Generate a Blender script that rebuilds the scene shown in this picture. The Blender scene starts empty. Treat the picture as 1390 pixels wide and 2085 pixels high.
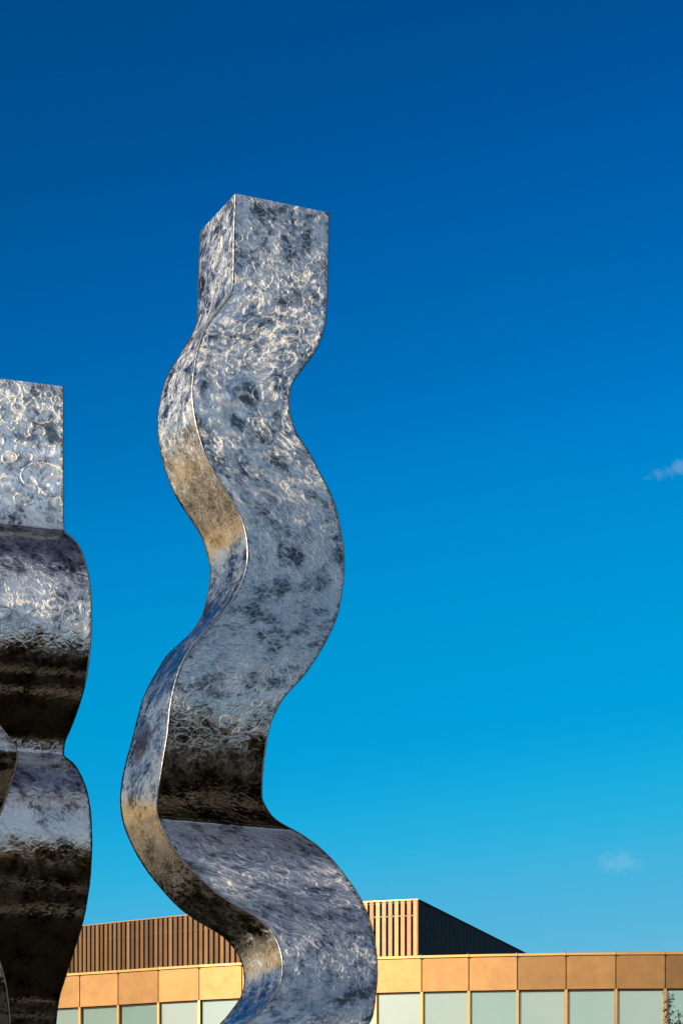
import bpy, bmesh, math, random
import numpy as np
from mathutils import Vector, Matrix

S = bpy.context.scene
COL = S.collection
RNG = random.Random(7)
NR = np.random.default_rng(11)

# ------------------------------------------------------------------ camera, sky, sun, exposure
F, CX, HZ, EYE = 4700.0, 695.0, 2674.0, 1.6        # focal length and horizon in photograph pixels, eye height in m
cam = bpy.data.cameras.new('camera')
cam.sensor_fit = 'HORIZONTAL'
cam.sensor_width = 24.0
cam.lens = 24.0 * F / 1390.0
cam.shift_y = (HZ - 1042.5) / 1390.0                # level camera, rising front: verticals stay vertical
cam.clip_start, cam.clip_end = 0.1, 6000
cam_o = bpy.data.objects.new('camera', cam)
cam_o.location = (0, 0, EYE)
cam_o.rotation_euler = (math.pi / 2, 0, 0)
COL.objects.link(cam_o)
S.camera = cam_o

SUN_EL = math.radians(13.0)
SUN_AZ = math.radians(211.0)                        # clockwise from +Y: behind the camera, to the left
sun_dir = Vector((math.sin(SUN_AZ) * math.cos(SUN_EL), math.cos(SUN_AZ) * math.cos(SUN_EL), math.sin(SUN_EL)))
sl = bpy.data.lights.new('sun', 'SUN')
sl.energy, sl.angle, sl.color = 4.6, math.radians(0.5), (1.0, 0.84, 0.65)
so = bpy.data.objects.new('sun', sl)
so.rotation_euler = (-sun_dir).to_track_quat('-Z', 'Y').to_euler()
so.location = (-20, -40, 30)
COL.objects.link(so)


def nd(nt, t, **kw):
    n = nt.nodes.new(t)
    for k, v in kw.items():
        if k.startswith('i_'):
            n.inputs[k[2:].replace('_', ' ')].default_value = v
        else:
            setattr(n, k, v)
    return n


def math_n(nt, op, a, b=None, c=None, clamp=False):
    n = nt.nodes.new('ShaderNodeMath')
    n.operation = op
    n.use_clamp = clamp
    for i, v in enumerate((a, b, c)):
        if v is None:
            continue
        if isinstance(v, (int, float)):
            n.inputs[i].default_value = v
        else:
            nt.links.new(v, n.inputs[i])
    return n.outputs[0]


w = bpy.data.worlds.new('World')
S.world = w
w.use_nodes = True
nt = w.node_tree
nt.nodes.clear()
sky = nd(nt, 'ShaderNodeTexSky', sky_type='NISHITA', sun_disc=False, sun_elevation=SUN_EL,
         sun_rotation=SUN_AZ, altitude=100, air_density=1.0, dust_density=0.6, ozone_density=2.0)
# the photograph's deep, polarised sky: one tone curve per channel over the whole sky
SKY_CURVE = (
    ((0, 0), (.21, .0), (.245, .016), (.275, .058), (.309, .100), (.36, .22), (.45, .40), (.65, .63), (1, 1)),
    ((0, 0), (.10, .018), (.181, .074), (.209, .108), (.238, .155), (.275, .240), (.319, .312), (.361, .352), (.407, .430),
     (.485, .468), (.70, .70), (1, 1)),
    ((0, 0), (.20, .11), (.310, .290), (.347, .390), (.381, .475), (.429, .610), (.479, .668), (.558, .735), (.62, .715),
     (.80, .82), (1, 1)))
down = nd(nt, 'ShaderNodeVectorMath', operation='SCALE')
down.inputs['Scale'].default_value = 0.1
nt.links.new(sky.outputs[0], down.inputs[0])
cur = nd(nt, 'ShaderNodeRGBCurve')
cm = cur.mapping
cm.use_clip = False
cm.extend = 'EXTRAPOLATED'
for ci, pts in enumerate(SKY_CURVE):
    c = cm.curves[ci]
    c.points[0].location, c.points[1].location = pts[0], pts[-1]
    for p in pts[1:-1]:
        c.points.new(*p)
cm.update()
nt.links.new(down.outputs[0], cur.inputs['Color'])
up = nd(nt, 'ShaderNodeVectorMath', operation='SCALE')
up.inputs['Scale'].default_value = 10.0
nt.links.new(cur.outputs[0], up.inputs[0])
sky_col = up.outputs[0]
# clouds: a broken bank behind the camera, stray wisps elsewhere, and the two wisps that stand in view
geo = nd(nt, 'ShaderNodeTexCoord')
dirv = geo.outputs['Generated']
sx = nd(nt, 'ShaderNodeSeparateXYZ')
nt.links.new(dirv, sx.inputs[0])
# broken evening cloud behind the camera, the cloud that the windows and the steel mirror
bn = nd(nt, 'ShaderNodeTexNoise', i_Scale=2.6, i_Detail=7.0, i_Roughness=0.56, i_Distortion=0.5)
bm_ = nd(nt, 'ShaderNodeMapping')
bm_.inputs['Scale'].default_value = (1, 1, 2.4)
bm_.inputs['Location'].default_value = (0.0, 0.3, 0.7)
nt.links.new(dirv, bm_.inputs[0])
nt.links.new(bm_.outputs[0], bn.inputs['Vector'])
rear = nd(nt, 'ShaderNodeMapRange', interpolation_type='SMOOTHSTEP')
rear.inputs['From Min'].default_value, rear.inputs['From Max'].default_value = -0.80, 0.40
tow = nd(nt, 'ShaderNodeVectorMath', operation='DOT_PRODUCT')
tow.inputs[1].default_value = (-0.62, -0.78, 0)
nt.links.new(dirv, tow.inputs[0])
nt.links.new(tow.outputs['Value'], rear.inputs['Value'])
high = nd(nt, 'ShaderNodeMapRange', interpolation_type='SMOOTHSTEP')
high.inputs['From Min'].default_value, high.inputs['From Max'].default_value = 0.40, 0.85
nt.links.new(sx.outputs[2], high.inputs['Value'])
cover = math_n(nt, 'ADD', bn.outputs['Fac'], math_n(nt, 'MULTIPLY', math_n(nt, 'SUBTRACT', rear.outputs[0], 0.5), 0.30))
cover = math_n(nt, 'SUBTRACT', cover, math_n(nt, 'MULTIPLY', high.outputs[0], 0.13))
low = nd(nt, 'ShaderNodeMapRange', interpolation_type='SMOOTHSTEP')
low.inputs['From Min'].default_value, low.inputs['From Max'].default_value = 0.45, 0.10
nt.links.new(sx.outputs[2], low.inputs['Value'])
cover = math_n(nt, 'ADD', cover, math_n(nt, 'MULTIPLY', math_n(nt, 'MULTIPLY', low.outputs[0], rear.outputs[0]), 0.14))
bmask = nd(nt, 'ShaderNodeMapRange', interpolation_type='SMOOTHSTEP')
bmask.inputs['From Min'].default_value, bmask.inputs['From Max'].default_value = 0.51, 0.86
bmask.inputs['To Max'].default_value = 0.80
nt.links.new(cover, bmask.inputs['Value'])
added_veil = math_n(nt, 'MULTIPLY', rear.outputs[0], 0.09)      # a thin high veil added to grey the mirrored sky, thickest towards the sun
fac = math_n(nt, 'ADD', math_n(nt, 'MULTIPLY', bmask.outputs[0], 0.87), added_veil)
wn = nd(nt, 'ShaderNodeTexNoise', i_Scale=75.0, i_Detail=8.0, i_Roughness=0.68, i_Distortion=0.8)
nt.links.new(dirv, wn.inputs['Vector'])


def wisp(px, py, rx, ry, rot, amount, fac):
    d = Vector(((px - CX) / F, 1.0, (HZ - py) / F)).normalized()
    m = nd(nt, 'ShaderNodeMapping', vector_type='TEXTURE')
    m.inputs['Location'].default_value = d
    m.inputs['Rotation'].default_value = (0, -rot, 0)
    m.inputs['Scale'].default_value = (rx / F, 1.0, ry / F)
    nt.links.new(dirv, m.inputs[0])
    ln = nd(nt, 'ShaderNodeVectorMath', operation='LENGTH')
    nt.links.new(m.outputs[0], ln.inputs[0])
    r = nd(nt, 'ShaderNodeMapRange', interpolation_type='SMOOTHERSTEP')
    r.inputs['From Min'].default_value, r.inputs['From Max'].default_value = 1.0, 0.0
    nt.links.new(math_n(nt, 'ADD', ln.outputs['Value'], math_n(nt, 'MULTIPLY', math_n(nt, 'SUBTRACT', wn.outputs['Fac'], 0.5), 2.2)), r.inputs['Value'])
    front = math_n(nt, 'GREATER_THAN', sx.outputs[1], 0.0)
    return math_n(nt, 'MAXIMUM', fac, math_n(nt, 'MULTIPLY', math_n(nt, 'MULTIPLY', r.outputs[0], amount), front))


fac = wisp(1386, 950, 70, 22, math.radians(14), 0.10, fac)
fac = wisp(1268, 1756, 62, 30, math.radians(-4), 0.08, fac)
cmix = nd(nt, 'ShaderNodeMix', data_type='RGBA')
cmix.inputs[7].default_value = (9.8, 9.9, 10.0, 1)
nt.links.new(fac, cmix.inputs[0])
nt.links.new(sky_col, cmix.inputs[6])
sky_col = cmix.outputs[2]
bg = nd(nt, 'ShaderNodeBackground')
bg.inputs['Strength'].default_value = 0.1
nt.links.new(sky_col, bg.inputs['Color'])
wo = nd(nt, 'ShaderNodeOutputWorld')
nt.links.new(bg.outputs[0], wo.inputs['Surface'])

S.view_settings.view_transform = 'Standard'
S.view_settings.look = 'None'
S.view_settings.exposure = 0.0
S.view_settings.gamma = 1.0
S.view_settings.use_curve_mapping = False

# ===BODY===
# ------------------------------------------------------------------ helpers
def P(x, y, d):
    """the point seen at photograph pixel (x, y) at depth d in front of the camera"""
    return Vector(((x - CX) / F * d, d, EYE + (HZ - y) / F * d))


def link(name, me, parent=None, mat=None):
    o = bpy.data.objects.new(name, me)
    COL.objects.link(o)
    if mat is not None and me is not None and not me.materials:
        me.materials.append(mat)
    if parent is not None:
        o.parent = parent
    return o


def mesh(name, vs, fs, smooth=False, uvs=None):
    me = bpy.data.meshes.new(name)
    me.from_pydata([tuple(v) for v in vs], [], fs)
    if smooth:
        me.polygons.foreach_set('use_smooth', [True] * len(me.polygons))
    if uvs is not None:
        ul = me.uv_layers.new(name='UVMap')
        li = np.zeros(len(me.loops), dtype=np.int64)
        me.loops.foreach_get('vertex_index', li)
        ul.data.foreach_set('uv', np.asarray(uvs, dtype=np.float32)[li].ravel())
    me.update()
    return me


def thing(name, label, cat, loc=(0, 0, 0), group=None):
    o = link(name, None)
    o.location = loc
    o.empty_display_size = 0.2
    o['label'], o['category'] = label, cat
    if group:
        o['group'] = group
    bpy.context.view_layer.update()
    return o


def setting(name, me, mat, kind='structure'):
    o = link(name, me, None, mat)
    o['kind'] = kind
    return o


def box_mesh(name, p0, ax, ay, az, chamfer=0.0):
    """box from corner p0 along three edge vectors; the edges facing -ay get a chamfer"""
    p0, ax, ay, az = Vector(p0), Vector(ax), Vector(ay), Vector(az)
    if chamfer <= 0:
        vs = [p0 + ax * i + ay * j + az * k for k in (0, 1) for j in (0, 1) for i in (0, 1)]
        fs = [(0, 1, 5, 4), (1, 3, 7, 5), (3, 2, 6, 7), (2, 0, 4, 6), (4, 5, 7, 6), (0, 2, 3, 1)]
    else:
        ex, ez, ey = ax.normalized() * chamfer, az.normalized() * chamfer, ay.normalized() * chamfer
        f = [p0 + ex + ez, p0 + ax - ex + ez, p0 + ax + az - ex - ez, p0 + az + ex - ez]
        m = [p0 + ey, p0 + ax + ey, p0 + ax + az + ey, p0 + az + ey]
        b = [p0 + ay, p0 + ax + ay, p0 + ax + az + ay, p0 + az + ay]
        vs = f + m + b
        fs = [(0, 1, 2, 3)]
        for i in range(4):
            j = (i + 1) % 4
            fs += [(i, i + 4, j + 4, j), (i + 4, i + 8, j + 8, j + 4)]
        fs += [(11, 10, 9, 8)]
        if ax.cross(ay).dot(az) > 0:
            pass
    me = mesh(name, vs, fs)
    bm = bmesh.new()
    bm.from_mesh(me)
    bmesh.ops.recalc_face_normals(bm, faces=bm.faces)
    bm.to_mesh(me)
    bm.free()
    return me


def tube_mesh(name, pts, rad, n=7, jitter=0.0, seed=0):
    r = np.random.default_rng(seed)
    vs, fs = [], []
    m = len(pts)
    for i, p in enumerate(pts):
        t = (pts[min(i + 1, m - 1)] - pts[max(i - 1, 0)]).normalized()
        a = t.orthogonal().normalized() if i == 0 else (a - t * a.dot(t)).normalized()
        b = t.cross(a)
        rr = (rad[i] if hasattr(rad, '__len__') else rad) * (1 + jitter * r.uniform(-1, 1))
        for k in range(n):
            g = 2 * math.pi * k / n
            vs.append(p + (a * math.cos(g) + b * math.sin(g)) * rr)
    for i in range(m - 1):
        for k in range(n):
            k2 = (k + 1) % n
            fs.append((i * n + k, i * n + k2, (i + 1) * n + k2, (i + 1) * n + k))
    fs.append(tuple(range(n - 1, -1, -1)))
    fs.append(tuple((m - 1) * n + k for k in range(n)))
    return mesh(name, vs, fs, smooth=True)


# ------------------------------------------------------------------ materials
def mat_new(name):
    m = bpy.data.materials.new(name)
    m.use_nodes = True
    t = m.node_tree
    b = t.nodes['Principled BSDF']
    return m, t, b


def ramp(t, fac, stops):
    r = t.nodes.new('ShaderNodeValToRGB')
    els = r.color_ramp.elements
    els[0].position, els[0].color = stops[0][0], (*stops[0][1], 1)
    els[1].position, els[1].color = stops[-1][0], (*stops[-1][1], 1)
    for p, c in stops[1:-1]:
        e = els.new(p)
        e.color = (*c, 1)
    t.links.new(fac, r.inputs[0])
    return r.outputs[0]


def noise(t, scale, detail=4, rough=0.5, vec=None, dist=0.0):
    n = t.nodes.new('ShaderNodeTexNoise')
    n.inputs['Scale'].default_value = scale
    n.inputs['Detail'].default_value = detail
    n.inputs['Roughness'].default_value = rough
    n.inputs['Distortion'].default_value = dist
    if vec is not None:
        t.links.new(vec, n.inputs['Vector'])
    return n.outputs['Fac']


def mrange(t, v, a, b, c, d):
    n = t.nodes.new('ShaderNodeMapRange')
    t.links.new(v, n.inputs['Value'])
    for i, x in zip(('From Min', 'From Max', 'To Min', 'To Max'), (a, b, c, d)):
        n.inputs[i].default_value = x
    return n.outputs[0]


# ---- the grinder's work on the stainless plates: thousands of overlapping disc strokes, drawn stroke by stroke
TW, TH, TPM = 1024, 5120, 500.0                      # sheet of 2.05 m x 10.24 m


def fft_blur(a, sig):
    ky = np.fft.fftfreq(a.shape[0])[:, None]
    kx = np.fft.rfftfreq(a.shape[1])[None, :]
    return np.fft.irfft2(np.fft.rfft2(a) * np.exp(-2 * (math.pi * sig) ** 2 * (kx * kx + ky * ky)), s=a.shape)


def unit_noise(sig):
    a = fft_blur(NR.standard_normal((TH, TW)), sig)
    return a / a.std()


def make_grind():
    ang = np.zeros(TH * TW, np.float32)
    hgt = np.zeros(TH * TW, np.float32)
    tone = np.full(TH * TW, 0.5, np.float32)
    ang[:] = ((unit_noise(40) * 0.5 + unit_noise(12) * 0.15) % 1.0).ravel()
    R = 7
    oy, ox = np.mgrid[-R:R + 1, -R:R + 1]
    rr = np.hypot(ox, oy)
    keep = rr <= R
    ox, oy, rr = ox[keep], oy[keep], rr[keep]
    field = fft_blur(NR.standard_normal((TH, TW)), 60)
    field /= field.std()
    N, CH = 15000, 400
    for c in range(0, N, CH):
        n = CH
        m = 40
        cx = NR.uniform(0, TW, n)
        cy = NR.uniform(0, TH, n)
        rad = NR.lognormal(3.45, 0.45, n).clip(14, 110)     # px
        a0 = NR.uniform(0, 2 * math.pi, n)
        span = NR.uniform(0.6, 2.4, n) * NR.choice((-1, 1), n)
        wid = NR.uniform(0.35, 1.0, n)
        squash = NR.uniform(0.45, 1.0, n)
        tl = NR.uniform(-0.6, 0.6, n)
        tt = np.linspace(0, 1, m)[None, :]
        th = a0[:, None] + span[:, None] * tt
        ex, ey = rad[:, None] * np.cos(th), rad[:, None] * np.sin(th) * squash[:, None]
        dx, dy = -np.sin(th) * span[:, None], np.cos(th) * squash[:, None] * span[:, None]
        ct, st = np.cos(tl)[:, None], np.sin(tl)[:, None]
        X = cx[:, None] + ex * ct - ey * st
        Y = cy[:, None] + ex * st + ey * ct
        A = (np.arctan2(dx * st + dy * ct, dx * ct - dy * st) / math.pi) % 1.0
        xi = (X[:, :, None] + ox[None, None, :] * wid[:, None, None]).astype(np.int64) % TW
        yi = (Y[:, :, None] + oy[None, None, :] * wid[:, None, None]).astype(np.int64) % TH
        ii = (yi * TW + xi).ravel()
        ang[ii] = np.broadcast_to(A[:, :, None], xi.shape).ravel()
        prof = 1 - (rr / R) ** 2
        dep = NR.uniform(0.3, 1.0, n)
        hgt[ii] = (dep[:, None, None] * prof[None, None, :] * np.ones((1, m, 1))).ravel()
        tn = NR.uniform(0, 1, n)
        tone[ii] = np.broadcast_to(tn[:, None, None], xi.shape).ravel()
    hgt = hgt.reshape(TH, TW)
    # thin looping scribbles of the disc's rim
    cnt = np.zeros(TH * TW)
    N, m = 26000, 220
    cx, cy = NR.uniform(0, TW, N), NR.uniform(0, TH, N)
    clump = field[(cy.astype(int)) % TH, cx.astype(int) % TW] + 0.8 * NR.standard_normal(N) > -0.9
    cx, cy = cx[clump], cy[clump]
    n = len(cx)
    r = NR.lognormal(3.1, 0.45, n).clip(9, 70)
    loops = np.where(NR.random(n) < 0.86, NR.uniform(0.13, 0.5, n), NR.uniform(0.8, 2.2, n))
    a0 = NR.uniform(0, 6.28, n)
    da = NR.uniform(0, 6.28, n)
    dr = r * NR.uniform(0.3, 2.2, n) * np.sqrt(loops)
    tt = np.linspace(0, 1, m)[None, :]
    th = a0[:, None] + 2 * math.pi * loops[:, None] * tt
    wob = 1 + 0.25 * np.sin(3.1 * tt + a0[:, None])
    X = cx[:, None] + r[:, None] * np.cos(th) * wob + np.cos(da)[:, None] * dr[:, None] * (tt - 0.5)
    Y = cy[:, None] + r[:, None] * np.sin(th) * 0.75 * wob + np.sin(da)[:, None] * dr[:, None] * (tt - 0.5)
    wgt = (np.sin(math.pi * tt) ** 0.8) * (0.08 + 0.92 * NR.uniform(0, 1, n)[:, None] ** 2.2) * (r * loops)[:, None] / 30 * 2.6
    chat = 0.7 + 0.3 * np.sign(np.sin(2 * math.pi * tt * (r * loops)[:, None] * 0.9))
    ii = ((Y.astype(np.int64) % TH) * TW + X.astype(np.int64) % TW).ravel()
    cnt += np.bincount(ii, weights=(wgt * chat).ravel(), minlength=TH * TW)
    tht = (np.arctan2(np.gradient(Y, axis=1), np.gradient(X, axis=1)) / math.pi) % 1.0
    ang[ii] = tht.ravel()
    cnt = cnt.reshape(TH, TW)
    thin = 1 - np.exp(-fft_blur(cnt, 1.3) * 2.2)
    H = fft_blur(hgt, 1.2) * 0.17 + unit_noise(26) * 0.17 + unit_noise(60) * 0.40 + unit_noise(2.6) * 0.035
    out = np.ones((TH, TW, 4), np.float32)
    out[..., 0] = H
    out[..., 1] = ang.reshape(TH, TW)
    out2 = np.ones((TH, TW, 4), np.float32)
    out2[..., 0] = thin
    out2[..., 1] = fft_blur(tone.reshape(TH, TW), 1.5)
    out2[..., 2] = 0.50 + 0.19 * unit_noise(15) + 0.10 * unit_noise(3.5)
    ims = []
    for nm, px in (('grinder_strokes', out), ('grinder_lines', out2)):
        im = bpy.data.images.new(nm, TW, TH, alpha=False, float_buffer=True, is_data=True)
        im.pixels.foreach_set(px.ravel())
        im.update()
        ims.append(im)
    return ims


GRIND, LINES = make_grind()


def steel(name, bump=0.004, aniso=0.4):
    m, t, b = mat_new(name)
    tc = t.nodes.new('ShaderNodeUVMap')
    mp = t.nodes.new('ShaderNodeMapping')
    mp.inputs['Scale'].default_value = (TPM / TW, TPM / TH, 1)
    t.links.new(tc.outputs[0], mp.inputs[0])
    chan = []
    for im, ip in ((GRIND, 'Linear'), (GRIND, 'Closest'), (LINES, 'Linear')):
        n = t.nodes.new('ShaderNodeTexImage')
        n.image, n.interpolation = im, ip
        t.links.new(mp.outputs[0], n.inputs[0])
        s = t.nodes.new('ShaderNodeSeparateColor')
        t.links.new(n.outputs[0], s.inputs[0])
        chan.append(s.outputs)
    wk = t.nodes.new('ShaderNodeAttribute')
    wk.attribute_name = 'work_and_shade'
    work_and_shade = wk.outputs['Fac']
    hgt, ang, thin, tone, patch = chan[0][0], chan[1][1], chan[2][0], chan[2][1], chan[2][2]
    thin = math_n(t, 'MULTIPLY', thin, work_and_shade)
    bp = t.nodes.new('ShaderNodeBump')
    bp.inputs['Strength'].default_value = 1.0
    bp.inputs['Distance'].default_value = bump
    t.links.new(math_n(t, 'ADD', math_n(t, 'MULTIPLY', hgt, math_n(t, 'ADD', math_n(t, 'MULTIPLY', work_and_shade, 0.6), 0.4)), math_n(t, 'MULTIPLY', thin, 0.5)), bp.inputs['Height'])
    t.links.new(bp.outputs[0], b.inputs['Normal'])
    tg = t.nodes.new('ShaderNodeTangent')
    tg.direction_type = 'UV_MAP'
    t.links.new(tg.outputs[0], b.inputs['Tangent'])
    b.inputs['Anisotropic'].default_value = aniso
    t.links.new(math_n(t, 'ADD', math_n(t, 'MULTIPLY', ang, 0.5), 0.25), b.inputs['Anisotropic Rotation'])
    geo = t.nodes.new('ShaderNodeNewGeometry')
    big = noise(t, 1.7, 3, 0.6, geo.outputs['Position'])
    fine = noise(t, 10.0, 5, 0.6, geo.outputs['Position'])
    # worn, dull ground between the strokes; bright, freshly cut metal along the disc's rim
    r0 = math_n(t, 'ADD', mrange(t, patch, 0.22, 0.75, R_LO, R_HI), math_n(t, 'ADD', math_n(t, 'MULTIPLY', math_n(t, 'SUBTRACT', tone, 0.42), math_n(t, 'MULTIPLY', work_and_shade, 0.42)), mrange(t, big, 0.3, 0.7, -0.04, 0.04)))
    r0 = math_n(t, 'MULTIPLY', r0, math_n(t, 'ADD', math_n(t, 'MULTIPLY', work_and_shade, 0.55), 0.45))
    t.links.new(math_n(t, 'ADD', r0, math_n(t, 'MULTIPLY', thin, 0.46)), b.inputs['Roughness'])
    d = math_n(t, 'ADD', math_n(t, 'MULTIPLY', patch, 0.55), math_n(t, 'ADD', math_n(t, 'MULTIPLY', tone, 0.25), math_n(t, 'MULTIPLY', fine, 0.2)))
    dull = ramp(t, d, ((0.24, (0.16, 0.158, 0.152)), (0.43, (0.64, 0.63, 0.61)), (0.62, (0.93, 0.915, 0.885))))
    dw = t.nodes.new('ShaderNodeVectorMath')
    dw.operation = 'SCALE'
    t.links.new(dull, dw.inputs[0])
    t.links.new(math_n(t, 'ADD', math_n(t, 'MULTIPLY', work_and_shade, 0.50), 0.52), dw.inputs['Scale'])  # dark reflections partly put into the colour: base darkens with less grinding
    mx = t.nodes.new('ShaderNodeMix')
    mx.data_type = 'RGBA'
    t.links.new(math_n(t, 'MULTIPLY', thin, 0.95, clamp=True), mx.inputs[0])
    t.links.new(dw.outputs[0], mx.inputs[6])
    mx.inputs[7].default_value = (0.95, 0.94, 0.92, 1)
    # a rust bloom on the tall column and the nicks of the weld dressing along every plate edge
    ds = t.nodes.new('ShaderNodeVectorMath')
    ds.operation = 'DISTANCE'
    ds.inputs[1].default_value = tuple(P(288, 1515, 14.19))
    t.links.new(geo.outputs['Position'], ds.inputs[0])
    rust = mrange(t, math_n(t, 'ADD', ds.outputs['Value'], math_n(t, 'MULTIPLY', fine, 0.16)), 0.23, 0.14, 0.0, 0.8)
    ac = t.nodes.new('ShaderNodeAttribute')
    ac.attribute_name = 'across'
    edge = math_n(t, 'MINIMUM', ac.outputs['Fac'], math_n(t, 'SUBTRACT', 1.0, ac.outputs['Fac']))
    nick = math_n(t, 'MULTIPLY', mrange(t, edge, 0.030, 0.012, 0.0, 1.0), mrange(t, noise(t, 38.0, 2, 0.6, geo.outputs['Position']), 0.46, 0.60, 0.0, 0.9))
    m2 = t.nodes.new('ShaderNodeMix')
    m2.data_type = 'RGBA'
    t.links.new(nick, m2.inputs[0])
    t.links.new(mx.outputs[2], m2.inputs[6])
    m2.inputs[7].default_value = (0.06, 0.058, 0.055, 1)
    m3 = t.nodes.new('ShaderNodeMix')
    m3.data_type = 'RGBA'
    t.links.new(rust, m3.inputs[0])
    t.links.new(m2.outputs[2], m3.inputs[6])
    m3.inputs[7].default_value = (0.20, 0.065, 0.035, 1)
    t.links.new(m3.outputs[2], b.inputs['Base Color'])
    b.inputs['Metallic'].default_value = 1.0
    return m


R_LO, R_HI = 0.14, 0.33
STEEL = steel('ground_stainless_steel')
m, t, b = mat_new('weld_steel')
b.inputs['Metallic'].default_value = 1.0
b.inputs['Base Color'].default_value = (0.55, 0.52, 0.48, 1)
b.inputs['Roughness'].default_value = 0.38
WELD = m


def gold_mat(name, c, rough, metallic, var, bump_s=0.0, dirt=0.12):
    m, t, b = mat_new(name)
    oi = t.nodes.new('ShaderNodeObjectInfo')
    geo = t.nodes.new('ShaderNodeNewGeometry')
    n1 = noise(t, 2.2, 5, 0.6, geo.outputs['Position'])
    f = math_n(t, 'ADD', mrange(t, oi.outputs['Random'], 0, 1, 1 - var, 1 + var * 0.4), mrange(t, n1, 0.3, 0.7, -dirt, dirt * 0.5))
    mul = t.nodes.new('ShaderNodeVectorMath')
    mul.operation = 'SCALE'
    mul.inputs[0].default_value = c
    osep = t.nodes.new('ShaderNodeSeparateColor')
    t.links.new(oi.outputs['Color'], osep.inputs[0])
    t.links.new(math_n(t, 'MULTIPLY', f, osep.outputs[0]), mul.inputs['Scale'])
    t.links.new(mul.outputs[0], b.inputs['Base Color'])
    b.inputs['Metallic'].default_value = metallic
    n2 = noise(t, 14, 4, 0.6, geo.outputs['Position'])
    t.links.new(mrange(t, n2, 0.3, 0.7, rough - 0.02, rough + 0.02), b.inputs['Roughness'])
    if bump_s:
        bp = t.nodes.new('ShaderNodeBump')
        bp.inputs['Strength'].default_value = 1.0
        bp.inputs['Distance'].default_value = bump_s
        t.links.new(noise(t, 0.9, 2, 0.4, geo.outputs['Position']), bp.inputs['Height'])
        t.links.new(bp.outputs[0], b.inputs['Normal'])
    return m


GOLD = gold_mat('gold_anodised_panel', (0.425, 0.225, 0.076), 0.50, 0.5, 0.12, 0.012, 0.18)
TRIM = gold_mat('gold_anodised_trim', (0.52, 0.30, 0.10), 0.42, 0.6, 0.06)
BRONZE = gold_mat('bronze_anodised_slat', (0.235, 0.125, 0.052), 0.45, 0.55, 0.32)


def plain(name, c, rough, var=0.15, scale=4.0, metallic=0.0):
    m, t, b = mat_new(name)
    geo = t.nodes.new('ShaderNodeNewGeometry')
    n1 = noise(t, scale, 6, 0.6, geo.outputs['Position'])
    t.links.new(ramp(t, n1, ((0.3, tuple(x * (1 - var) for x in c)), (0.7, tuple(min(1, x * (1 + var)) for x in c)))), b.inputs['Base Color'])
    b.inputs['Roughness'].default_value = rough
    b.inputs['Metallic'].default_value = metallic
    return m


DARK = plain('dark_frame_and_shade', (0.012, 0.011, 0.010), 0.6)
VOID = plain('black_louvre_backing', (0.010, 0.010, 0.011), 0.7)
ROOF = plain('grey_roof_membrane', (0.22, 0.21, 0.20), 0.85)
FIX = plain('bright_steel_fixing', (0.40, 0.39, 0.37), 0.4, metallic=1.0)

# window glass with a pale green interlayer behind a clear, reflecting face
m, t, b = mat_new('pale_green_glass')
geo = t.nodes.new('ShaderNodeNewGeometry')
oi = t.nodes.new('ShaderNodeObjectInfo')
n1 = noise(t, 0.55, 3, 0.5, geo.outputs['Position'])
c1 = ramp(t, math_n(t, 'ADD', math_n(t, 'MULTIPLY', oi.outputs['Random'], 0.6), math_n(t, 'MULTIPLY', n1, 0.4)),
          ((0.25, (0.17, 0.32, 0.285)), (0.75, (0.31, 0.39, 0.315))))
t.links.new(c1, b.inputs['Base Color'])
b.inputs['Roughness'].default_value = 0.35
b.inputs['Coat Weight'].default_value = 1.0
b.inputs['Coat Roughness'].default_value = 0.02
b.inputs['Coat IOR'].default_value = 2.3
bp = t.nodes.new('ShaderNodeBump')
bp.inputs['Distance'].default_value = 0.004
t.links.new(noise(t, 0.8, 2, 0.4, geo.outputs['Position']), bp.inputs['Height'])
t.links.new(bp.outputs[0], b.inputs['Coat Normal'])
GLASS = m
SHADED_SLAT = plain('shaded_slat', (0.010, 0.010, 0.013), 0.6, 0.2, 3.0)  # side slats: bronze like the front, with their shade put into the colour
SHADED_SLAT.node_tree.nodes['Principled BSDF'].inputs['Specular IOR Level'].default_value = 0.2
WELD_DARK = plain('dark_weld_seam', (0.05, 0.048, 0.046), 0.55, 0.3, 20.0, 0.6)

# ground
m, t, b = mat_new('lawn')
geo = t.nodes.new('ShaderNodeNewGeometry')
n1 = noise(t, 0.35, 6, 0.6, geo.outputs['Position'])
n2 = noise(t, 7.0, 6, 0.7, geo.outputs['Position'])
t.links.new(ramp(t, math_n(t, 'ADD', math_n(t, 'MULTIPLY', n1, 0.5), math_n(t, 'MULTIPLY', n2, 0.5)),
                 ((0.35, (0.009, 0.007, 0.0025)), (0.65, (0.026, 0.018, 0.006)))), b.inputs['Base Color'])
b.inputs['Roughness'].default_value = 0.95
b.inputs['Specular IOR Level'].default_value = 0.06
bp = t.nodes.new('ShaderNodeBump')
bp.inputs['Distance'].default_value = 0.06
t.links.new(n2, bp.inputs['Height'])
t.links.new(bp.outputs[0], b.inputs['Normal'])
LAWN = m
PAVE = plain('warm_concrete_paving', (0.34, 0.29, 0.22), 0.85, 0.18, 1.5)

# ------------------------------------------------------------------ ground
me = mesh('ground', [(-2500, -2500, 0), (2500, -2500, 0), (2500, 2500, 0), (-2500, 2500, 0)], [(0, 1, 2, 3)])
setting('ground', me, LAWN)
vs, fs = [], []
for i in range(25):
    a = math.radians(65 + i * 2.2)
    vs += [(30 * math.cos(a) - 2, 16 + 30 * math.sin(a), 0.004), (46 * math.cos(a) - 2, 16 + 46 * math.sin(a), 0.004)]
for i in range(24):
    fs.append((2 * i, 2 * i + 1, 2 * i + 3, 2 * i + 2))
setting('pavement', mesh('pavement', vs, fs), PAVE)

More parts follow.
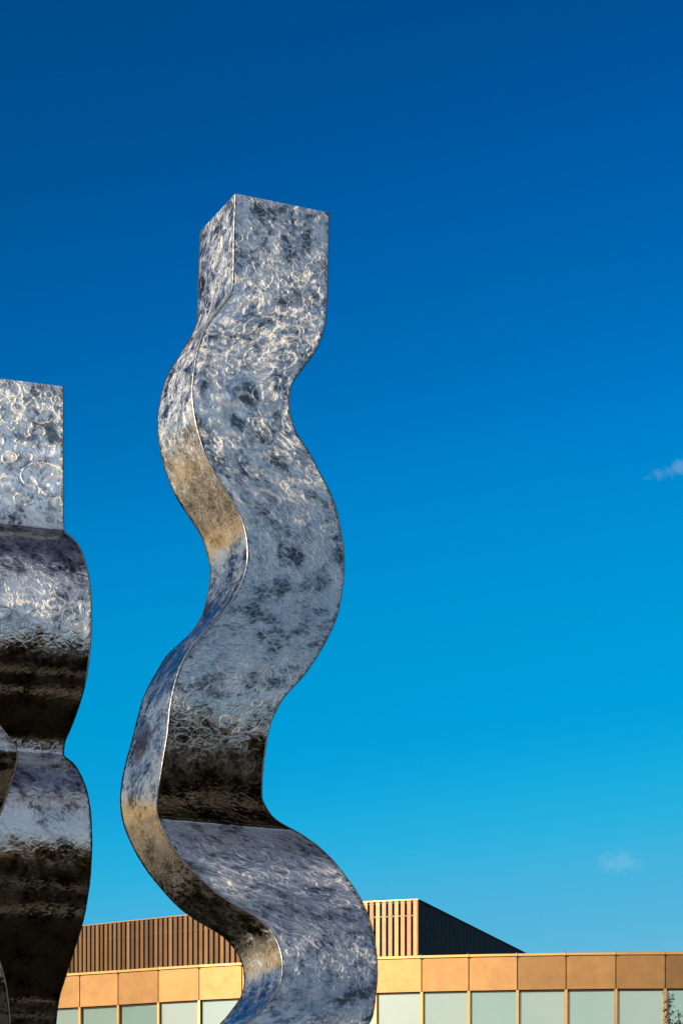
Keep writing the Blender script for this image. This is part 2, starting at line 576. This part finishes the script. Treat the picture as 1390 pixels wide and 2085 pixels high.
setting('unseen_forecourt', mesh('unseen_forecourt', [(-9, 25, 0.004), (-15, 14, 0.004), (-75, 2, 0.004), (-75, 36, 0.004), (-26, 54, 0.004)], [(0, 4, 3, 2, 1)]), plain('unseen_limestone_paving', (0.55, 0.44, 0.28), 0.9, 0.15, 1.2))  # unseen paving, added so the steel mirrors a warm tone
GRAVEL = plain('unseen_pale_gravel', (0.42, 0.33, 0.20), 0.95, 0.2, 6.0)
for nm, pts_ in (('unseen_path', ((-60, -8, -4.5), (-20, -10, -6.5), (20, -13, -9.5), (60, -20, -16))), ('unseen_path', ((-60, 9, 11), (-20, 5, 6.2), (0, 3.6, 4.7), (20, 3.4, 4.5), (60, 8, 9.5)))):  # unseen strips of gravel, added for warm bands in the mirrored ground
    vs = [v for (x, y0, y1) in pts_ for v in ((x, y0, 0.006), (x, y1, 0.006))]
    fs = [(2 * i, 2 * i + 2, 2 * i + 3, 2 * i + 1) for i in range(len(pts_) - 1)]
    setting(nm, mesh(nm, vs, fs), GRAVEL)

# ------------------------------------------------------------------ office building
WY = [(-260, 2010), (-120, 1999), (0, 1991.5), (135, 1983.2), (239, 1976.6), (320, 1970.6), (405, 1965.2), (490, 1961.0), (600, 1955.4), (768, 1949.0),
      (858, 1946.4), (954, 1944.2), (1052, 1942.4), (1151, 1940.8), (1254, 1939.6), (1390, 1939.0), (1700, 1938.8)]


def smooth_interp(pts, sig=0.0, step=4.0):
    xs = np.array([p[0] for p in pts], float)
    ys = np.array([p[1] for p in pts], float)
    g = np.arange(xs[0], xs[-1] + step, step)
    h = np.diff(xs)
    d = np.diff(ys) / h
    mm = np.zeros(len(xs))
    mm[1:-1] = (d[:-1] * h[1:] + d[1:] * h[:-1]) / (h[:-1] + h[1:])
    mm[0], mm[-1] = d[0], d[-1]
    k = np.clip(np.searchsorted(xs, g) - 1, 0, len(h) - 1)
    u = (g - xs[k]) / h[k]
    v = ((2 * u ** 3 - 3 * u ** 2 + 1) * ys[k] + (u ** 3 - 2 * u ** 2 + u) * h[k] * mm[k]
         + (-2 * u ** 3 + 3 * u ** 2) * ys[k + 1] + (u ** 3 - u ** 2) * h[k] * mm[k + 1])
    if sig:
        n = int(3 * sig / step) + 1
        ker = np.exp(-0.5 * (np.arange(-n, n + 1) * step / sig) ** 2)
        ker /= ker.sum()
        e = np.concatenate([v[0] + (np.arange(-n, 0)) * (v[1] - v[0]), v, v[-1] + np.arange(1, n + 1) * (v[-1] - v[-2])])
        v = np.convolve(e, ker, 'valid')
    return lambda x: float(np.interp(x, g, v))


wall_y = smooth_interp(WY, 40)
D0 = 72.0
H0 = HZ - 1939.0
zwall = lambda x: D0 * H0 / (HZ - wall_y(x))
TOPZ = EYE + H0 / F * D0                             # top of the coping
COPE_H, PANEL_H = 0.085, 1.055
SEAMS = [-246, -166, -85, -4, 80, 162, 240, 322, 405, 492, 581, 671, 764, 858, 954, 1053, 1152, 1253.5, 1354, 1456, 1559, 1660]


def wpt(x, z=0.0):
    d = zwall(x)
    return Vector(((x - CX) / F * d, d, z))


bld = thing('office_building', 'low curved office building with gold panels, pale green windows and a slatted rooftop screen',
            'building', (0, 80, 0))


def bpart(name, me, mat, parent=None):
    o = link(name, me, None, mat)
    par = parent or bld
    o.parent = par
    if par is bld:
        o.matrix_parent_inverse = bld.matrix_world.inverted()
    else:
        o.matrix_parent_inverse = par.matrix_world.inverted()
    return o


for i in range(len(SEAMS) - 1):
    a, c = wpt(SEAMS[i]), wpt(SEAMS[i + 1])
    u = (c - a).normalized()
    nrm = Vector((u.y, -u.x, 0))                      # outwards, to the camera
    L = (c - a).length
    inn = -nrm
    up_ = Vector((0, 0, 1))
    zt = TOPZ - COPE_H
    zb = zt - PANEL_H
    # parapet panel, each a hair out of true
    tilt = RNG.uniform(-0.006, 0.006)
    o = bpart('facade_panel', box_mesh('facade_panel', a + u * 0.013 + inn * (0.01 + tilt) + up_ * zb, u * (L - 0.026) + inn * (-2 * tilt),
                                       inn * 0.05, up_ * (PANEL_H - 0.012), 0.006), GOLD)
    panel_tone = {13: .92, 14: .97, 15: .62, 16: .78, 17: .70, 18: .50, 19: .6, 20: .7, 4: .86, 5: .88, 6: .93}.get(i, 1.0)   # tone set panel by panel
    o.color = (panel_tone, panel_tone, panel_tone, 1)
    # coping length with its drip edge
    cp = bpart('coping', box_mesh('coping', a + u * 0.004 + nrm * 0.035 + up_ * (TOPZ - COPE_H), u * (L - 0.008), inn * 0.42, up_ * COPE_H, 0.008), TRIM)
    bpart('joint_clip', box_mesh('joint_clip', a - u * 0.05 + nrm * 0.045 + up_ * (TOPZ - COPE_H - 0.03), u * 0.10, inn * 0.04, up_ * 0.028), DARK, cp)
    bpart('peg', tube_mesh('peg', [a - u * 0.03 + inn * 0.1 + up_ * (TOPZ - 0.01), a - u * 0.03 + inn * 0.1 + up_ * (TOPZ + 0.055)], 0.018, 6), FIX, cp)
    # window: dark head, pane
    wz0, wz1 = zb - 3.1, zb - 0.004
    fr = bpart('window', box_mesh('window', a + u * 0.02 + inn * 0.10 + up_ * (wz1 - 0.05), u * (L - 0.04), inn * 0.03, up_ * 0.046), DARK)
    pt = inn * RNG.uniform(-0.012, 0.012)
    bpart('pane', box_mesh('pane', a + u * 0.05 + inn * 0.13 - pt / 2 + up_ * wz0, u * (L - 0.10) + pt, inn * 0.012, up_ * (wz1 - wz0 - 0.05) + inn * RNG.uniform(-0.02, 0.02)), GLASS, fr)
    bpart('shadow_strip', box_mesh('shadow_strip', a + u * 0.045 + inn * 0.095 + up_ * wz0, u * 0.02, inn * 0.02, up_ * (wz1 - wz0 - 0.05)), DARK, fr)  # the mullion's shadow on the glass, put in as a dark strip
    # mullion: a fin standing proud of the glass with a narrower nosing
    mu = bpart('mullion', box_mesh('mullion', a - u * 0.045 + nrm * 0.0 + up_ * wz0, u * 0.09, inn * 0.12, up_ * (wz1 - wz0), 0.004), TRIM)
    bpart('nosing', box_mesh('nosing', a + u * 0.012 + nrm * 0.022 + up_ * wz0, u * 0.033, inn * 0.021, up_ * (wz1 - wz0 - 0.004), 0.003), TRIM, mu)
    # storeys below the frame
    for kk in range(2):
        z1 = wz0 - 0.004 - kk * 3.3
        h = 0.75
        if z1 - h < 0.1:
            break
        bpart('facade_panel', box_mesh('facade_panel', a + u * 0.008 + inn * 0.01 + up_ * (z1 - h), u * (L - 0.016), inn * 0.05, up_ * h, 0.006), GOLD)
        zl = max(0.3, z1 - h - 2.5)
        fr2 = bpart('window', box_mesh('window', a + u * 0.02 + inn * 0.10 + up_ * (z1 - h - 0.05), u * (L - 0.04), inn * 0.03, up_ * 0.046), DARK)
        bpart('pane', box_mesh('pane', a + u * 0.05 + inn * 0.115 + up_ * zl, u * (L - 0.10), inn * 0.012, up_ * (z1 - h - 0.06 - zl)), GLASS, fr2)
# backing wall behind joints and glass (one curved strip, down to the ground), roof deck and the far wall
pts = [wpt(x) for x in SEAMS]
nn = len(pts)
off = []
for i, p in enumerate(pts):
    u = (pts[min(i + 1, nn - 1)] - pts[max(i - 1, 0)]).normalized()
    off.append(p + Vector((-u.y, u.x, 0)) * 0.16)
vs = [p + Vector((0, 0, z)) for p in off for z in (0.0, TOPZ - 0.10)]
fs = [(2 * i, 2 * i + 2, 2 * i + 3, 2 * i + 1) for i in range(nn - 1)]
bpart('wall', mesh('wall', vs, fs), DARK)
back = [Vector((p.x * 1.35, 112, 0)) for p in off]
vs = [p + Vector((0, 0, TOPZ - 0.12)) for p in off] + [p + Vector((0, 0, TOPZ - 0.12)) for p in back]
fs = [(i, i + 1, nn + i + 1, nn + i) for i in range(nn - 1)]
bpart('roof', mesh('roof', vs, fs), ROOF)
vs = [back[0], back[-1], off[-1], off[0]]
vs = vs + [v + Vector((0, 0, TOPZ - 0.125)) for v in vs]
bpart('wall', mesh('wall', vs, [(0, 1, 5, 4), (1, 2, 6, 5), (3, 0, 4, 7)]), plain('rear_render', (0.4, 0.33, 0.24), 0.8))

# rooftop plant screen of upright slats
SY = [(-120, 1926), (60, 1899), (170, 1885.2), (275, 1874), (380, 1863.2), (500, 1852.5), (620, 1843.6), (740, 1836.4), (851, 1831.2), (900, 1829.4)]
scr_y = smooth_interp(SY, 30)
DS = 76.0
HS = HZ - scr_y(851)
zscr = lambda x: DS * HS / (HZ - scr_y(x))
SCRZ = EYE + HS / F * DS
spt = lambda x: Vector(((x - CX) / F * zscr(x), zscr(x), 0))
pitch = smooth_interp([(-130, 6.6), (60, 7.7), (170, 8.55), (290, 9.4), (410, 10.55), (600, 11.7), (800, 12.65), (900, 13.0)])
xs = [851 - 6.0]
while xs[-1] > -60:
    xs.append(xs[-1] - pitch(xs[-1]))
SB = TOPZ - 0.15
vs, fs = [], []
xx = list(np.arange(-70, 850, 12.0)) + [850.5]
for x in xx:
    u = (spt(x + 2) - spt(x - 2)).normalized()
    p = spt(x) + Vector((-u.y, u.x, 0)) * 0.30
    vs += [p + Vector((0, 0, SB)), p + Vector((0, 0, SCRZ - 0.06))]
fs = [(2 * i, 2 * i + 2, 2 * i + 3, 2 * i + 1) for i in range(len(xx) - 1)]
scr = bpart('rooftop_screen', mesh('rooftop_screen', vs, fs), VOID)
bpy.context.view_layer.update()


def rail(z0, h, dep0, dep, name, mat, xa=-70, xb=851):
    vs, fs = [], []
    gx = list(np.arange(xa, xb, 12.0)) + [xb]
    for x in gx:
        u = (spt(x + 2) - spt(x - 2)).normalized()
        n = Vector((-u.y, u.x, 0))
        for dd, z in ((dep0, z0), (dep0, z0 + h), (dep0 + dep, z0 + h), (dep0 + dep, z0)):
            vs.append(spt(x) + n * dd + Vector((0, 0, z)))
    for i in range(len(gx) - 1):
        for k in range(4):
            k2 = (k + 1) % 4
            fs.append((4 * i + k, 4 * i + 4 + k, 4 * i + 4 + k2, 4 * i + k2))
    me = mesh(name, vs, fs)
    bm = bmesh.new(); bm.from_mesh(me); bmesh.ops.recalc_face_normals(bm, faces=bm.faces); bm.to_mesh(me); bm.free()
    return bpart(name, me, mat, scr)


SH = SCRZ - TOPZ
rail(SCRZ - 0.035, 0.035, -0.03, 0.36, 'top_rail', TRIM)
rail(SCRZ - 0.56, 0.04, 0.09, 0.04, 'rail', VOID)
rail(TOPZ + 0.30, 0.04, 0.09, 0.04, 'rail', VOID)
for x in xs:
    u = (spt(x + 2) - spt(x - 2)).normalized()
    n = Vector((-u.y, u.x, 0))
    wpx = pitch(x) * 0.66
    wdt = wpx / F * zscr(x) / max(0.5, u.x)
    yaw = RNG.uniform(-0.003, 0.003)
    bpart('slat', box_mesh('slat', spt(x) - u * wdt / 2 + Vector((0, 0, SB)) + n * yaw, u * wdt - n * 2 * yaw, n * 0.085, Vector((0, 0, SCRZ - 0.04 - SB)), 0.004), BRONZE, scr)
    for zc in (SCRZ - 0.52, TOPZ + 0.34):
        pass
# fixings in the gaps, one joined part of tiny brackets
vs, fs = [], []
for x in xs:
    u = (spt(x + 2) - spt(x - 2)).normalized()
    n = Vector((-u.y, u.x, 0))
    q = pitch(x) * 0.40 / F * zscr(x) / max(0.5, u.x)
    for zc in (SCRZ - 0.535, TOPZ + 0.19):
        if zc < TOPZ + 0.3 and RNG.random() < 0.35:
            continue
        bme = box_mesh('t', spt(x) + u * q + n * 0.05 + Vector((0, 0, zc)), u * 0.018, n * 0.03, Vector((0, 0, 0.018)))
        k0 = len(vs)
        vs += [v.co.copy() for v in bme.vertices]
        fs += [tuple(k0 + i for i in p.vertices) for p in bme.polygons]
        bpy.data.meshes.remove(bme)
o = bpart('fixing', mesh('fixing', vs, fs), FIX, scr)
o['kind'] = 'stuff'
# the screen's right side, running back from the corner post
C0 = spt(851)
C1 = Vector((375 / F * 87.4, 87.4, 0))
sd = (C1 - C0).normalized()
sn = Vector((sd.y, -sd.x, 0))                         # to the right
SLEN = (C1 - C0).length * 1.4
bpart('corner_post', box_mesh('corner_post', C0 + Vector((-0.045, -0.02, SB)), Vector((0.05, 0.004, 0)), Vector((0, 0.09, 0)), Vector((0, 0, SCRZ - 0.037 - SB)), 0.004), TRIM, scr)
q = 0.0
sh = None
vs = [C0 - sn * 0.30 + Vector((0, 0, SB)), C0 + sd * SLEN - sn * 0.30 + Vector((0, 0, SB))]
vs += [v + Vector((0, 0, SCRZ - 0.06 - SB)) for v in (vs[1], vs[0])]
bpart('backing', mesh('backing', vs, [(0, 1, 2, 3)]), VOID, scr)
bpart('top_rail', box_mesh('top_rail', C0 + sd * 0.1 + sn * 0.03 + Vector((0, 0, SCRZ - 0.035)), sd * (SLEN - 0.1), -sn * 0.34, Vector((0, 0, 0.033))), SHADED_SLAT, scr)
s0 = 0.14
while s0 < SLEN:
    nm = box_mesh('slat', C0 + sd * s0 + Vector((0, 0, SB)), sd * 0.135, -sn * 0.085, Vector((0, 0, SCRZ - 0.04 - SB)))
    bpart('slat', nm, SHADED_SLAT, scr)
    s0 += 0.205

# ------------------------------------------------------------------ the wavy columns
def column(name_label, work_and_shade, D, hc, ztop, xC, xR, xL, dz_R, dz_L, couple, bulge, dxR=None, dxL=None, master='C', uoff=0.0, voff=0.0, step=0.0125):
    """sweep of a square box; x*(y) are the screen traces of its corners, turned into metres at each corner's own depth"""
    t = thing('wavy_sculpture', name_label, 'sculpture', (0, 0, 0), 'wavy steel columns')
    hs = np.arange(ztop, 0.0, -step)
    hs = np.append(hs, 0.0)
    rows = {k: [] for k in 'CRLB'}
    off0 = {}
    x_ref = (xC if master == 'C' else xR)(HZ - (ztop - EYE) * F / D)
    for h in hs:
        z = D
        for _ in range(4):
            y = HZ - (h - EYE) * F / z
            x = (xC if master == 'C' else xR)(y)
            z = D + couple * (x - x_ref) / F * D + bulge(y)
        M = Vector(((x - CX) / F * z, z, h))
        def corner(trace, dz, dx, soft=0.0):
            zz = z + dz + soft
            if trace is None:
                return Vector((M.x + dx, zz, h))
            for _ in range(3):
                yy = HZ - (h - EYE) * F / zz
                X = (trace(yy) - CX) / F * zz
                zz = z + dz + soft + couple * (X - M.x - off0[id(trace)]) if id(trace) in off0 else zz
            off0.setdefault(id(trace), X - M.x)
            return Vector((X, zz, h))
        if master == 'C':
            C = M
            R = corner(xR, dz_R, dxR)
        else:
            R = M
            C = Vector((M.x - dxR, M.y - dz_R, h))
            z = C.y
            M = C
        yb = HZ - (h - EYE) * F / z
        soft = sum(bulge(yb + q) for q in range(-140, 141, 20)) / 15 - bulge(yb)
        Lp = corner(xL, dz_L, dxL, soft)
        rows['C'].append(C); rows['R'].append(R); rows['L'].append(Lp); rows['B'].append(R + Lp - C)
    lbl = {'CR': None, 'LC': None, 'BL': None, 'RB': None}
    NW = 6
    for fi, pair in enumerate(('CR', 'LC', 'BL', 'RB')):
        A, Bq = rows[pair[0]], rows[pair[1]]
        vs, uv, fs = [], [], []
        arc = 0.0
        wd = (A[0] - Bq[0]).length
        for i in range(len(hs)):
            if i:
                arc += ((A[i] + Bq[i]) / 2 - (A[i - 1] + Bq[i - 1]) / 2).length
            for k in range(NW + 1):
                f = k / NW
                vs.append(A[i].lerp(Bq[i], f))
                uv.append((uoff + fi * 0.67 + f * wd, voff - arc))
        for i in range(len(hs) - 1):
            for k in range(NW):
                a = i * (NW + 1) + k
                fs.append((a, a + NW + 1, a + NW + 2, a + 1))
        me = mesh('face_plate', vs, fs, True, uv)
        at = me.attributes.new('work_and_shade', 'FLOAT', 'POINT')
        at.data.foreach_set('value', np.repeat(np.array([max(work_and_shade(HZ - (h - EYE) * F / D), 0.55 if fi == 1 else 0) for h in hs], np.float32), NW + 1))
        at = me.attributes.new('across', 'FLOAT', 'POINT')
        at.data.foreach_set('value', np.tile(np.linspace(0, 1, NW + 1, dtype=np.float32), len(hs)))
        o = link('face_plate', me, t, STEEL)
    for ci, k in enumerate('CRLB'):
        cen = (rows['C'][0] + rows['B'][0]) / 2
        line = rows[k][::1]
        link('weld_bead', tube_mesh('weld_bead', line, 0.0052 if k == 'C' else 0.0045, 6, 0.22, 5 + ci), t, WELD if k == 'C' else WELD_DARK)
    tp = [rows[k][0] for k in 'CRBL']
    link('top_plate', mesh('top_plate', tp, [(0, 1, 2, 3)], False, [(0, 0), (.6, 0), (.6, .6), (0, .6)]), t, STEEL)
    bp_ = [rows[k][-1] for k in 'CRBL']
    cen = sum(bp_, Vector()) / 4
    bp2 = [cen + (v - cen) * 1.35 for v in bp_]
    vs = bp2 + [v + Vector((0, 0, 0.03)) for v in bp2]
    link('base_plate', mesh('base_plate', vs, [(0, 3, 2, 1), (4, 5, 6, 7), (0, 1, 5, 4), (1, 2, 6, 5), (2, 3, 7, 6), (3, 0, 4, 7)]), t, WELD)
    return t


# main column: traces of near, right and left corner edge
TC = [(393, 479), (487, 475.5), (564, 474), (593, 471), (612, 461), (638, 440), (665, 420), (696, 407), (733, 398), (771, 392.5), (805, 391), (849, 396),
      (887, 405), (926, 418), (962, 436), (998, 459), (1028, 477), (1058, 492), (1098, 502), (1128, 504), (1158, 501), (1191, 490), (1225, 471), (1258, 445),
      (1282, 420), (1312, 394), (1348, 371), (1391, 356), (1433, 347), (1498, 340), (1539, 333), (1583, 326), (1623, 321), (1648, 320), (1667, 323.5),
      (1694, 335), (1725, 352), (1755, 375), (1792, 409), (1820, 443), (1843, 477), (1863, 513), (1884, 541), (1907, 558), (1935, 570), (1965, 575),
      (1992, 573), (2022, 563), (2046, 544), (2066, 524), (2083, 500), (2130, 455), (2190, 420), (2260, 400), (2330, 402), (2400, 428), (2470, 470),
      (2540, 508), (2620, 528), (2720, 518), (2820, 480), (2930, 440), (3050, 430), (3400, 430)]
TR = [(425, 669), (536, 667), (603, 665), (650, 662), (678, 656), (707, 645), (735, 627), (758, 609), (782, 593), (797, 589), (836, 589), (858, 594), (884, 604),
      (904, 617), (932, 635), (968, 653), (1004, 672), (1037, 684), (1080, 693), (1122, 699), (1167, 699.5), (1213, 694), (1249, 687), (1288, 672), (1333, 647),
      (1373, 620), (1406, 590), (1427, 572), (1445, 563), (1460, 555), (1481, 548), (1525, 540), (1566, 535), (1610, 533), (1630, 534), (1647, 543),
      (1664, 555), (1679, 575), (1693, 602), (1708, 626), (1735, 660), (1780, 699), (1804, 717), (1839, 738), (1877, 753), (1913, 762), (1957, 767),
      (2001, 767), (2040, 763), (2075, 756), (2110, 730), (2160, 670), (2220, 618), (2290, 595), (2360, 598), (2430, 622), (2500, 664), (2570, 702),
      (2650, 722), (2750, 712), (2850, 674), (2960, 634), (3080, 624), (3420, 624)]
TL = [(465, 408), (551, 405), (629, 402.5), (663, 400), (686, 388), (712, 373), (733, 360), (770, 339), (810, 328), (850, 322), (886, 322.5), (926, 329), (962, 339),
      (1007, 357), (1037, 375), (1065, 394), (1095, 412), (1122, 421), (1158, 428), (1191, 427), (1222, 421), (1270, 403), (1303, 376), (1330, 345),
      (1370, 319), (1400, 302), (1420, 293), (1461, 281), (1505, 270), (1552, 257), (1596, 248), (1632, 245.5), (1678, 252), (1725, 271), (1765, 294),
      (1809, 328), (1860, 379), (1884, 416), (1904, 450), (1928, 474), (1955, 491), (1982, 497), (2009, 497), (2036, 488), (2060, 471), (2085, 450),
      (2140, 390), (2210, 345), (2290, 325), (2360, 327), (2430, 353), (2500, 395), (2570, 433), (2650, 453), (2750, 443), (2850, 405), (2960, 365), (3080, 355), (3420, 355)]
fC, fR, fL = (smooth_interp(v, 5, 2.0) for v in (TC, TR, TL))


def bulge_main(y):
    if y < 1400:
        t_ = 0.0
    elif y < 1668:
        s = (y - 1400) / 268
        t_ = -0.17 * s ** 1.7
    elif y < 2250:
        t_ = -0.17 + 0.34 * math.sin(math.pi / 2 * (y - 1668) / 582)
    elif y < 2650:
        t_ = 0.17 * (0.5 + 0.5 * math.cos(math.pi * (y - 2250) / 400))
    else:
        t_ = 0.0
    return -0.92 * t_


D1 = 14.0
column('tallest wavy steel column, standing alone before the sky with its corner towards the viewer',
       smooth_interp([(300, 1), (950, 1), (1080, .6), (1160, .38), (1320, .38), (1400, .7), (1440, .8), (1490, .6), (1560, .3), (1660, .0), (1700, .25), (1780, .95), (1850, .55), (1930, 1), (2000, .55), (2100, .8), (3300, .6)]),
       D1, None, EYE + (HZ - 393) / F * D1, fC, fR, fL, 0.244, 0.49, 0.43, bulge_main, master='C', uoff=0.0, voff=0.0)

# left column, cut by the frame: only its right edge is a silhouette
T2 = [(770, 127), (790, 128), (900, 128.5), (1000, 129), (1075, 130), (1084, 131), (1090, 140), (1099, 150), (1112, 160), (1130, 168), (1160, 177), (1195, 183), (1235, 185.5), (1270, 185.5),
      (1310, 184), (1350, 180), (1390, 173.5), (1430, 163), (1470, 149), (1500, 136), (1508, 132.2), (1522, 130.4), (1536, 129), (1543, 132), (1549, 142), (1560, 153), (1575, 162), (1600, 173), (1640, 182), (1690, 186), (1740, 186),
      (1790, 183), (1840, 176), (1890, 165), (1940, 149), (1990, 133), (2030, 121), (2060, 116), (2085, 113.5), (2120, 113), (2150, 120), (2180, 140), (2240, 160), (2330, 165),
      (2450, 150), (2600, 120), (2750, 105), (2900, 110), (3500, 110)]
f2 = smooth_interp(T2, 2.5, 1.0)
D2 = 13.4
column('shorter steel column seen face on, banded bulges below a straight top, at left edge',
       smooth_interp([(700, .75), (1050, .75), (1085, .3), (1150, .4), (1200, .75), (1310, .75), (1350, .25), (1500, .05), (1515, .8), (1545, .5), (1580, .6), (1640, .35), (1750, .1), (3300, .15)]),
       D2, None, EYE + (HZ - 786.5) / F * D2, None, f2, None, 0.186, 0.57, -1.0, lambda y: 0.0, dxR=0.57, dxL=-0.186, master='R', uoff=0.35, voff=3.7)

# third column, nearest, only its shoulder reaches into the frame
T3 = [(1000, -60), (1180, -60), (1300, -62), (1380, -55), (1440, -28), (1478, 0), (1503, 19), (1522, 32), (1531, 35), (1542, 35.5), (1562, 33), (1590, 24), (1620, 14), (1655, 1),
      (1700, -14), (1760, -26), (1830, -30), (1890, -25), (1930, -12), (1960, 0), (1990, 9), (2030, 16), (2085, 21), (2150, 22), (2230, 15), (2330, -10), (2450, -40), (2600, -50), (3700, -50)]
f3 = smooth_interp(T3, 3, 1.0)
D3 = 12.4
column('nearest column, its dark rounded shoulder just reaching in at the left edge of the photo',
       smooth_interp([(900, .3), (3400, .1)]),
       D3, None, EYE + (HZ - 1120) / F * D3, None, f3, None, 0.186, 0.57, -0.25, lambda y: 0.36 * min(max((y - 1400) / 900, 0), 1), dxR=0.57, dxL=-0.186, master='R', uoff=0.9, voff=7.1)

# ------------------------------------------------------------------ put in unseen for the steel to mirror: a wood behind the camera and a low hall on the left
woodm, t, b = mat_new('unseen_wood_foliage')
geo = t.nodes.new('ShaderNodeNewGeometry')
t.links.new(ramp(t, noise(t, 0.5, 4, 0.6, geo.outputs['Position']), ((0.3, (0.10, 0.075, 0.018)), (0.7, (0.42, 0.28, 0.07)))), b.inputs['Base Color'])
b.inputs['Roughness'].default_value = 0.8
tr = t.nodes.new('ShaderNodeBsdfTranslucent')
tr.inputs['Color'].default_value = (0.62, 0.40, 0.09, 1)
ms = t.nodes.new('ShaderNodeMixShader')
ms.inputs[0].default_value = 0.55
t.links.new(b.outputs[0], ms.inputs[1])
t.links.new(tr.outputs[0], ms.inputs[2])
t.links.new(ms.outputs[0], t.nodes['Material Output'].inputs['Surface'])
q = 13000
azs = NR.uniform(math.radians(78), math.radians(176), 70)
dist = NR.uniform(36, 58, 70)
htt = NR.uniform(9, 14.5, 70)
ti = NR.integers(0, 70, q)
dv = NR.standard_normal((q, 3))
dv /= np.linalg.norm(dv, axis=1)[:, None]
dv *= NR.uniform(0.55, 1.0, (q, 1))
cen = np.stack([np.sin(azs) * dist, np.cos(azs) * dist, htt * 0.52], 1)[ti] + dv * np.stack([htt * 0.36, htt * 0.36, htt * 0.48], 1)[ti]
e1 = NR.standard_normal((q, 3)) * 0.42
e2 = NR.standard_normal((q, 3)) * 0.42
vs = np.stack([cen - e1, cen + e2, cen + e1, cen - e2], 1).reshape(-1, 3)
fs = np.arange(q * 4).reshape(-1, 4)
setting('far_wood', mesh('far_wood', vs.tolist(), fs.tolist()), woodm, 'stuff')

hall = thing('unseen_hall', 'low sandstone hall with small dark windows, added unseen beyond the left edge to be mirrored', 'building', (-50, 50, 0))
hu, hv = Vector((0.93, 0.37, 0)), Vector((-0.37, 0.93, 0))


def hall_part(name, me, mat):
    return link(name, me, hall, mat)


SAND = plain('warm_sandstone', (0.66, 0.48, 0.24), 0.8, 0.12, 0.8)
hall_part('wall', box_mesh('wall', hu * -24, hu * 48, hv * 16, Vector((0, 0, 15.0))), SAND)
hall_part('roof', box_mesh('roof', hu * -24.4 - hv * 0.4 + Vector((0, 0, 15.0)), hu * 48.8, hv * 16.8, Vector((0, 0, 0.4))), ROOF)
wme = box_mesh('window', hv * -0.06, hu * 1.6, hv * 0.05, Vector((0, 0, 1.9)))
for i in range(7):
    for zf in (1.2, 10.2):
        o = hall_part('window', wme, DARK)
        o.location = hu * (-21.5 + i * 6.8) + Vector((0, 0, zf))

# ------------------------------------------------------------------ young tree before the right-hand windows
leafm, t, b = mat_new('leaf')
oi = t.nodes.new('ShaderNodeNewGeometry')
n1 = noise(t, 3.0, 3, 0.6, oi.outputs['Position'])
t.links.new(ramp(t, n1, ((0.3, (0.022, 0.038, 0.010)), (0.7, (0.10, 0.115, 0.025)))), b.inputs['Base Color'])
b.inputs['Roughness'].default_value = 0.45
BARK = plain('bark', (0.06, 0.045, 0.03), 0.9)
DT = 46.0
tree = thing('young_tree', 'young slender tree with drooping leaves, before the windows at the bottom right', 'tree', (P(1375, 2085, DT).x, DT, 0))
base = Vector((0, 0, 0))


def tree_part(name, me, mat):
    return link(name, me, tree, mat)


loc = lambda x, y, dd=0.0: Vector((P(x, y, DT).x - tree.location.x, dd, P(x, y, DT).z))
trunk = [base, loc(1378, 2560), loc(1372, 2300), loc(1366, 2150), loc(1362, 2090), loc(1361, 2055), loc(1362, 2022)]
tree_part('trunk', tube_mesh('trunk', trunk, [0.07, 0.06, 0.045, 0.03, 0.018, 0.012, 0.006], 7), BARK)
shoots = [trunk[3:]]
for (pts_, dd) in ((((1370, 2240), (1378, 2150), (1384, 2090), (1384, 2054)), 0.2), (((1371, 2280), (1352, 2180), (1345, 2110), (1346, 2090)), -0.2),
                   (((1372, 2300), (1395, 2190), (1404, 2110), (1410, 2060)), 0.1), (((1371, 2280), (1360, 2190), (1372, 2130), (1373, 2088)), -0.4),
                   (((1373, 2350), (1410, 2250), (1430, 2170), (1440, 2110)), 0.3), (((1373, 2350), (1340, 2260), (1322, 2190), (1318, 2130)), 0.3),
                   (((1370, 2240), (1388, 2170), (1396, 2120), (1398, 2074)), -0.3)):
    ln = [loc(x, y, dd * k / 3) for k, (x, y) in enumerate(pts_)]
    tree_part('limb', tube_mesh('limb', ln, [0.03, 0.02, 0.012, 0.005], 6), BARK)
    shoots.append(ln)
vs, fs = [], []
for ln in shoots:
    for i in range(len(ln) - 1):
        seg = ln[i + 1] - ln[i]
        for _ in range(int(seg.length / 0.009)):
            p = ln[i] + seg * RNG.random()
            az = RNG.uniform(0, 6.28)
            out = Vector((math.cos(az), math.sin(az), 0))
            p = p + out * RNG.uniform(0.0, 0.10)
            dr = (out + Vector((0, 0, RNG.uniform(-1.3, 0.1)))).normalized()
            sz = RNG.uniform(0.06, 0.115)
            side = dr.cross(Vector((RNG.uniform(-.5, .5), RNG.uniform(-.5, .5), 1))).normalized()
            k0 = len(vs)
            nn_ = side.cross(dr) * sz * 0.12
            vs += [p, p + dr * sz * 0.45 + side * sz * 0.26 - nn_, p + dr * sz, p + dr * sz * 0.45 - side * sz * 0.26 - nn_]
            fs += [(k0, k0 + 1, k0 + 2), (k0, k0 + 2, k0 + 3)]
o = tree_part('crown', mesh('crown', vs, fs), leafm)
o['kind'] = 'stuff'
